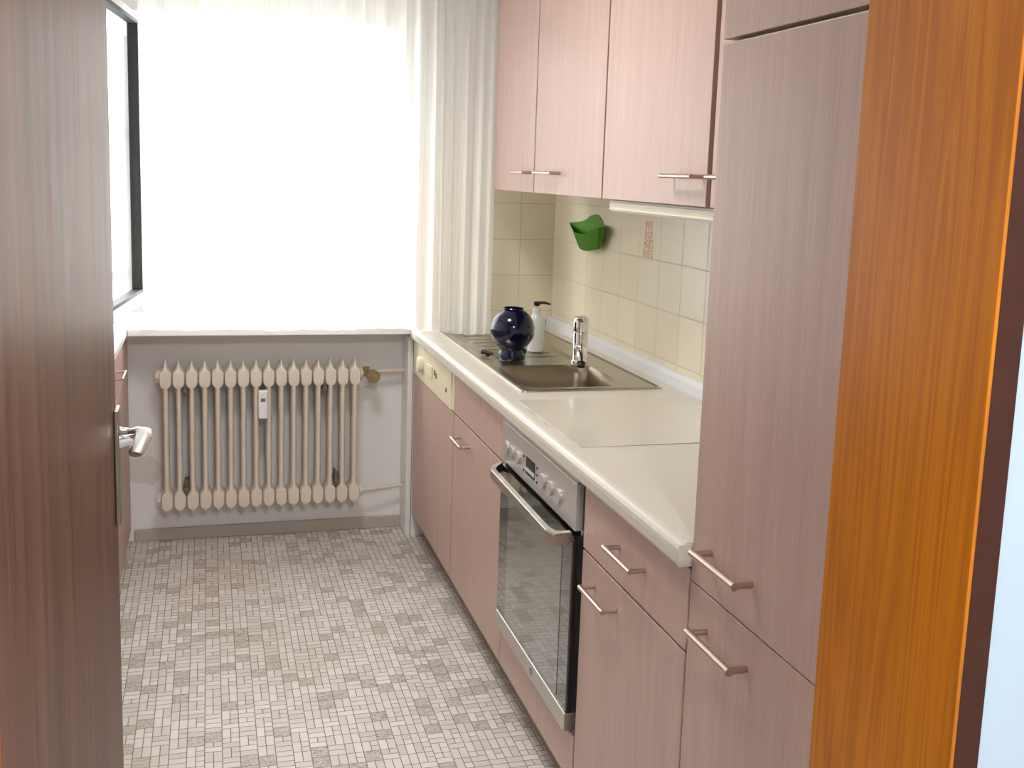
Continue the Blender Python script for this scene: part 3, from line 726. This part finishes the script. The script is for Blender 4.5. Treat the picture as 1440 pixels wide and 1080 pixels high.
# ------------------------------------------------------------------ curtain
def curtain():
    # plan path: hangs before the window, then bows forward on to the worktop at the right
    ctrl = [(-.948, 2.325), (-.6, 2.325), (-.25, 2.325), (-.05, 2.315), (.03, 2.27), (.09, 2.195), (.16, 2.192), (.232, 2.198)]
    path = []
    for (x0, y0), (x1, y1) in zip(ctrl, ctrl[1:]):
        n = max(2, int(math.hypot(x1-x0, y1-y0)/.0035))
        for k in range(n): path.append((x0+(x1-x0)*k/n, y0+(y1-y0)*k/n))
    path.append(ctrl[-1]); N = len(path)
    rnd = random.Random(3)
    # irregular pleats: cumulative phase, denser to the right
    ph = 0; ys = []; am = []; w = 1; a = .012
    for i, (x, y) in enumerate(path):
        dens = 1.0+max(0, (x+.1))*3
        if i % 14 == 0: w = rnd.uniform(.55, 1.6); a = rnd.uniform(.006, .017)
        ph += .27*w*dens; ys.append(ph); am.append(a)
    for _ in range(6): am = [(am[max(i-1, 0)]+am[i]+am[min(i+1, N-1)])/3 for i in range(N)]
    bm = bmesh.new(); zs = [.8145, .822, .86, .95, 1.1, 1.3, 1.5, 1.7, 1.9, 2.1, 2.29]; grid = []
    for j, z in enumerate(zs):
        f = (z-.81)/(2.29-.81); row = []
        for i, (x, y) in enumerate(path):
            s = math.sin(ys[i]+.5*math.sin(f*2.2+i*.01)); s2 = math.sin(ys[i]*2.3+1.1)
            amp = am[i]*(1-.35*f)*(1.25 if x > 0 else 1)
            yy = y+(2.325-y)*(f**1.2)*.55*max(0, min(1, (.16-x)/.1))
            if x > .15: amp *= .5
            hem = (.004*math.sin(i*.09)+.003*math.sin(i*.031)) if j == 0 else 0
            zoff = (.006 if j < 2 and x < 0 else 0)
            row.append(bm.verts.new((x+.35*amp*math.cos(ys[i])*(1-f*.3), yy+amp*s+amp*.12*s2, z+hem*.5+.0025+zoff*0)))
        grid.append(row)
    for r0, r1 in zip(grid, grid[1:]):
        for i in range(N-1): bm.faces.new((r0[i], r0[i+1], r1[i+1], r1[i]))
    o = obj('curtain', bm, M['curtain'], smooth=False, org=(-.37, 2.3, .815))
    for p_ in o.data.polygons: p_.use_smooth = True
    tag(o, 'long sheer white pleated curtain hanging in front of the window', 'curtain')
curtain()
t = tb('curtain_rail', [(-.99, 2.325, 2.295), (.214, 2.325, 2.295)], .008, M['white'])
tag(t, 'slim white curtain rail under the ceiling', 'curtain rail')

# ------------------------------------------------------------------ added fill lamps, both out of view
t = thing('fill_lamp', 'flat white fill lamp added in the unseen hall', 'lamp', (-.35, -1.9, 2.23))
bx('fill_lamp_body', (-.62, -.08, -2.17, -1.63, 2.225, CEIL), M['white'], t, bev=.01)
bx('diffuser', (-.60, -.10, -2.15, -1.65, 2.212, 2.226), M['lamp'], t)
t = thing('fill_lamp', 'round white fill lamp added out of view on the kitchen ceiling', 'lamp', (-.55, .9, 2.28))
bm = bmesh.new(); lathe(bm, -.55, .9, [(.16, 2.29), (.17, 2.30), (.17, CEIL)], 32); obj('fill_lamp_body', bm, M['white'], t, smooth=True)
bm = bmesh.new(); lathe(bm, -.55, .9, [(.15, 2.272), (.158, 2.28), (.158, 2.291)], 32); obj('diffuser', bm, M['lamp'], t, smooth=True)

# ------------------------------------------------------------------ outside
b = thing('building', 'white rendered neighbouring building with grey eaves seen through the window', 'building', (0, 16, -4))
bx('wall', (-9, 9, 14, 20, -4, 1.75), M['facade'], b)
bm = bmesh.new(); prism_y(bm, [(0, 0)]*0 or [(-9.4, 1.75), (9.4, 1.75), (9.4, 1.83), (-9.4, 1.83)], 13.8, 20.4); obj('eaves', bm, M['eave'], b)
tb('gutter', [(-9.4, 13.35, 2.06), (9.4, 13.35, 2.06)], .02, M['eave'], b, n=10)
bm = bmesh.new()
prism_y(bm, [(-9.4, 1.83), (9.4, 1.83), (7.5, 3.0), (-7.5, 3.0)], 13.5, 20.3); obj('roof', bm, M['facade'], b)
for x in (-5.2, -1.75, .62, 3.2):
    bm = bmesh.new(); box(bm, x, x+.5, 13.97, 14.01, -.95, -.45); obj('window', bm, M['roof'], b)
bx('ledge', (-9, 9, 13.9, 14, -.2, -.1), M['roof'], b)
bx('chimney', (-1.75, -1.55, 13.8, 13.99, -.38, -.1), M['brick'], b)
tag(bx('flat_roof', (-9, 9, 6, 13.8, -4, -.62), M['roof']), 'dark grey flat roof in front of the white building outside', 'roof')
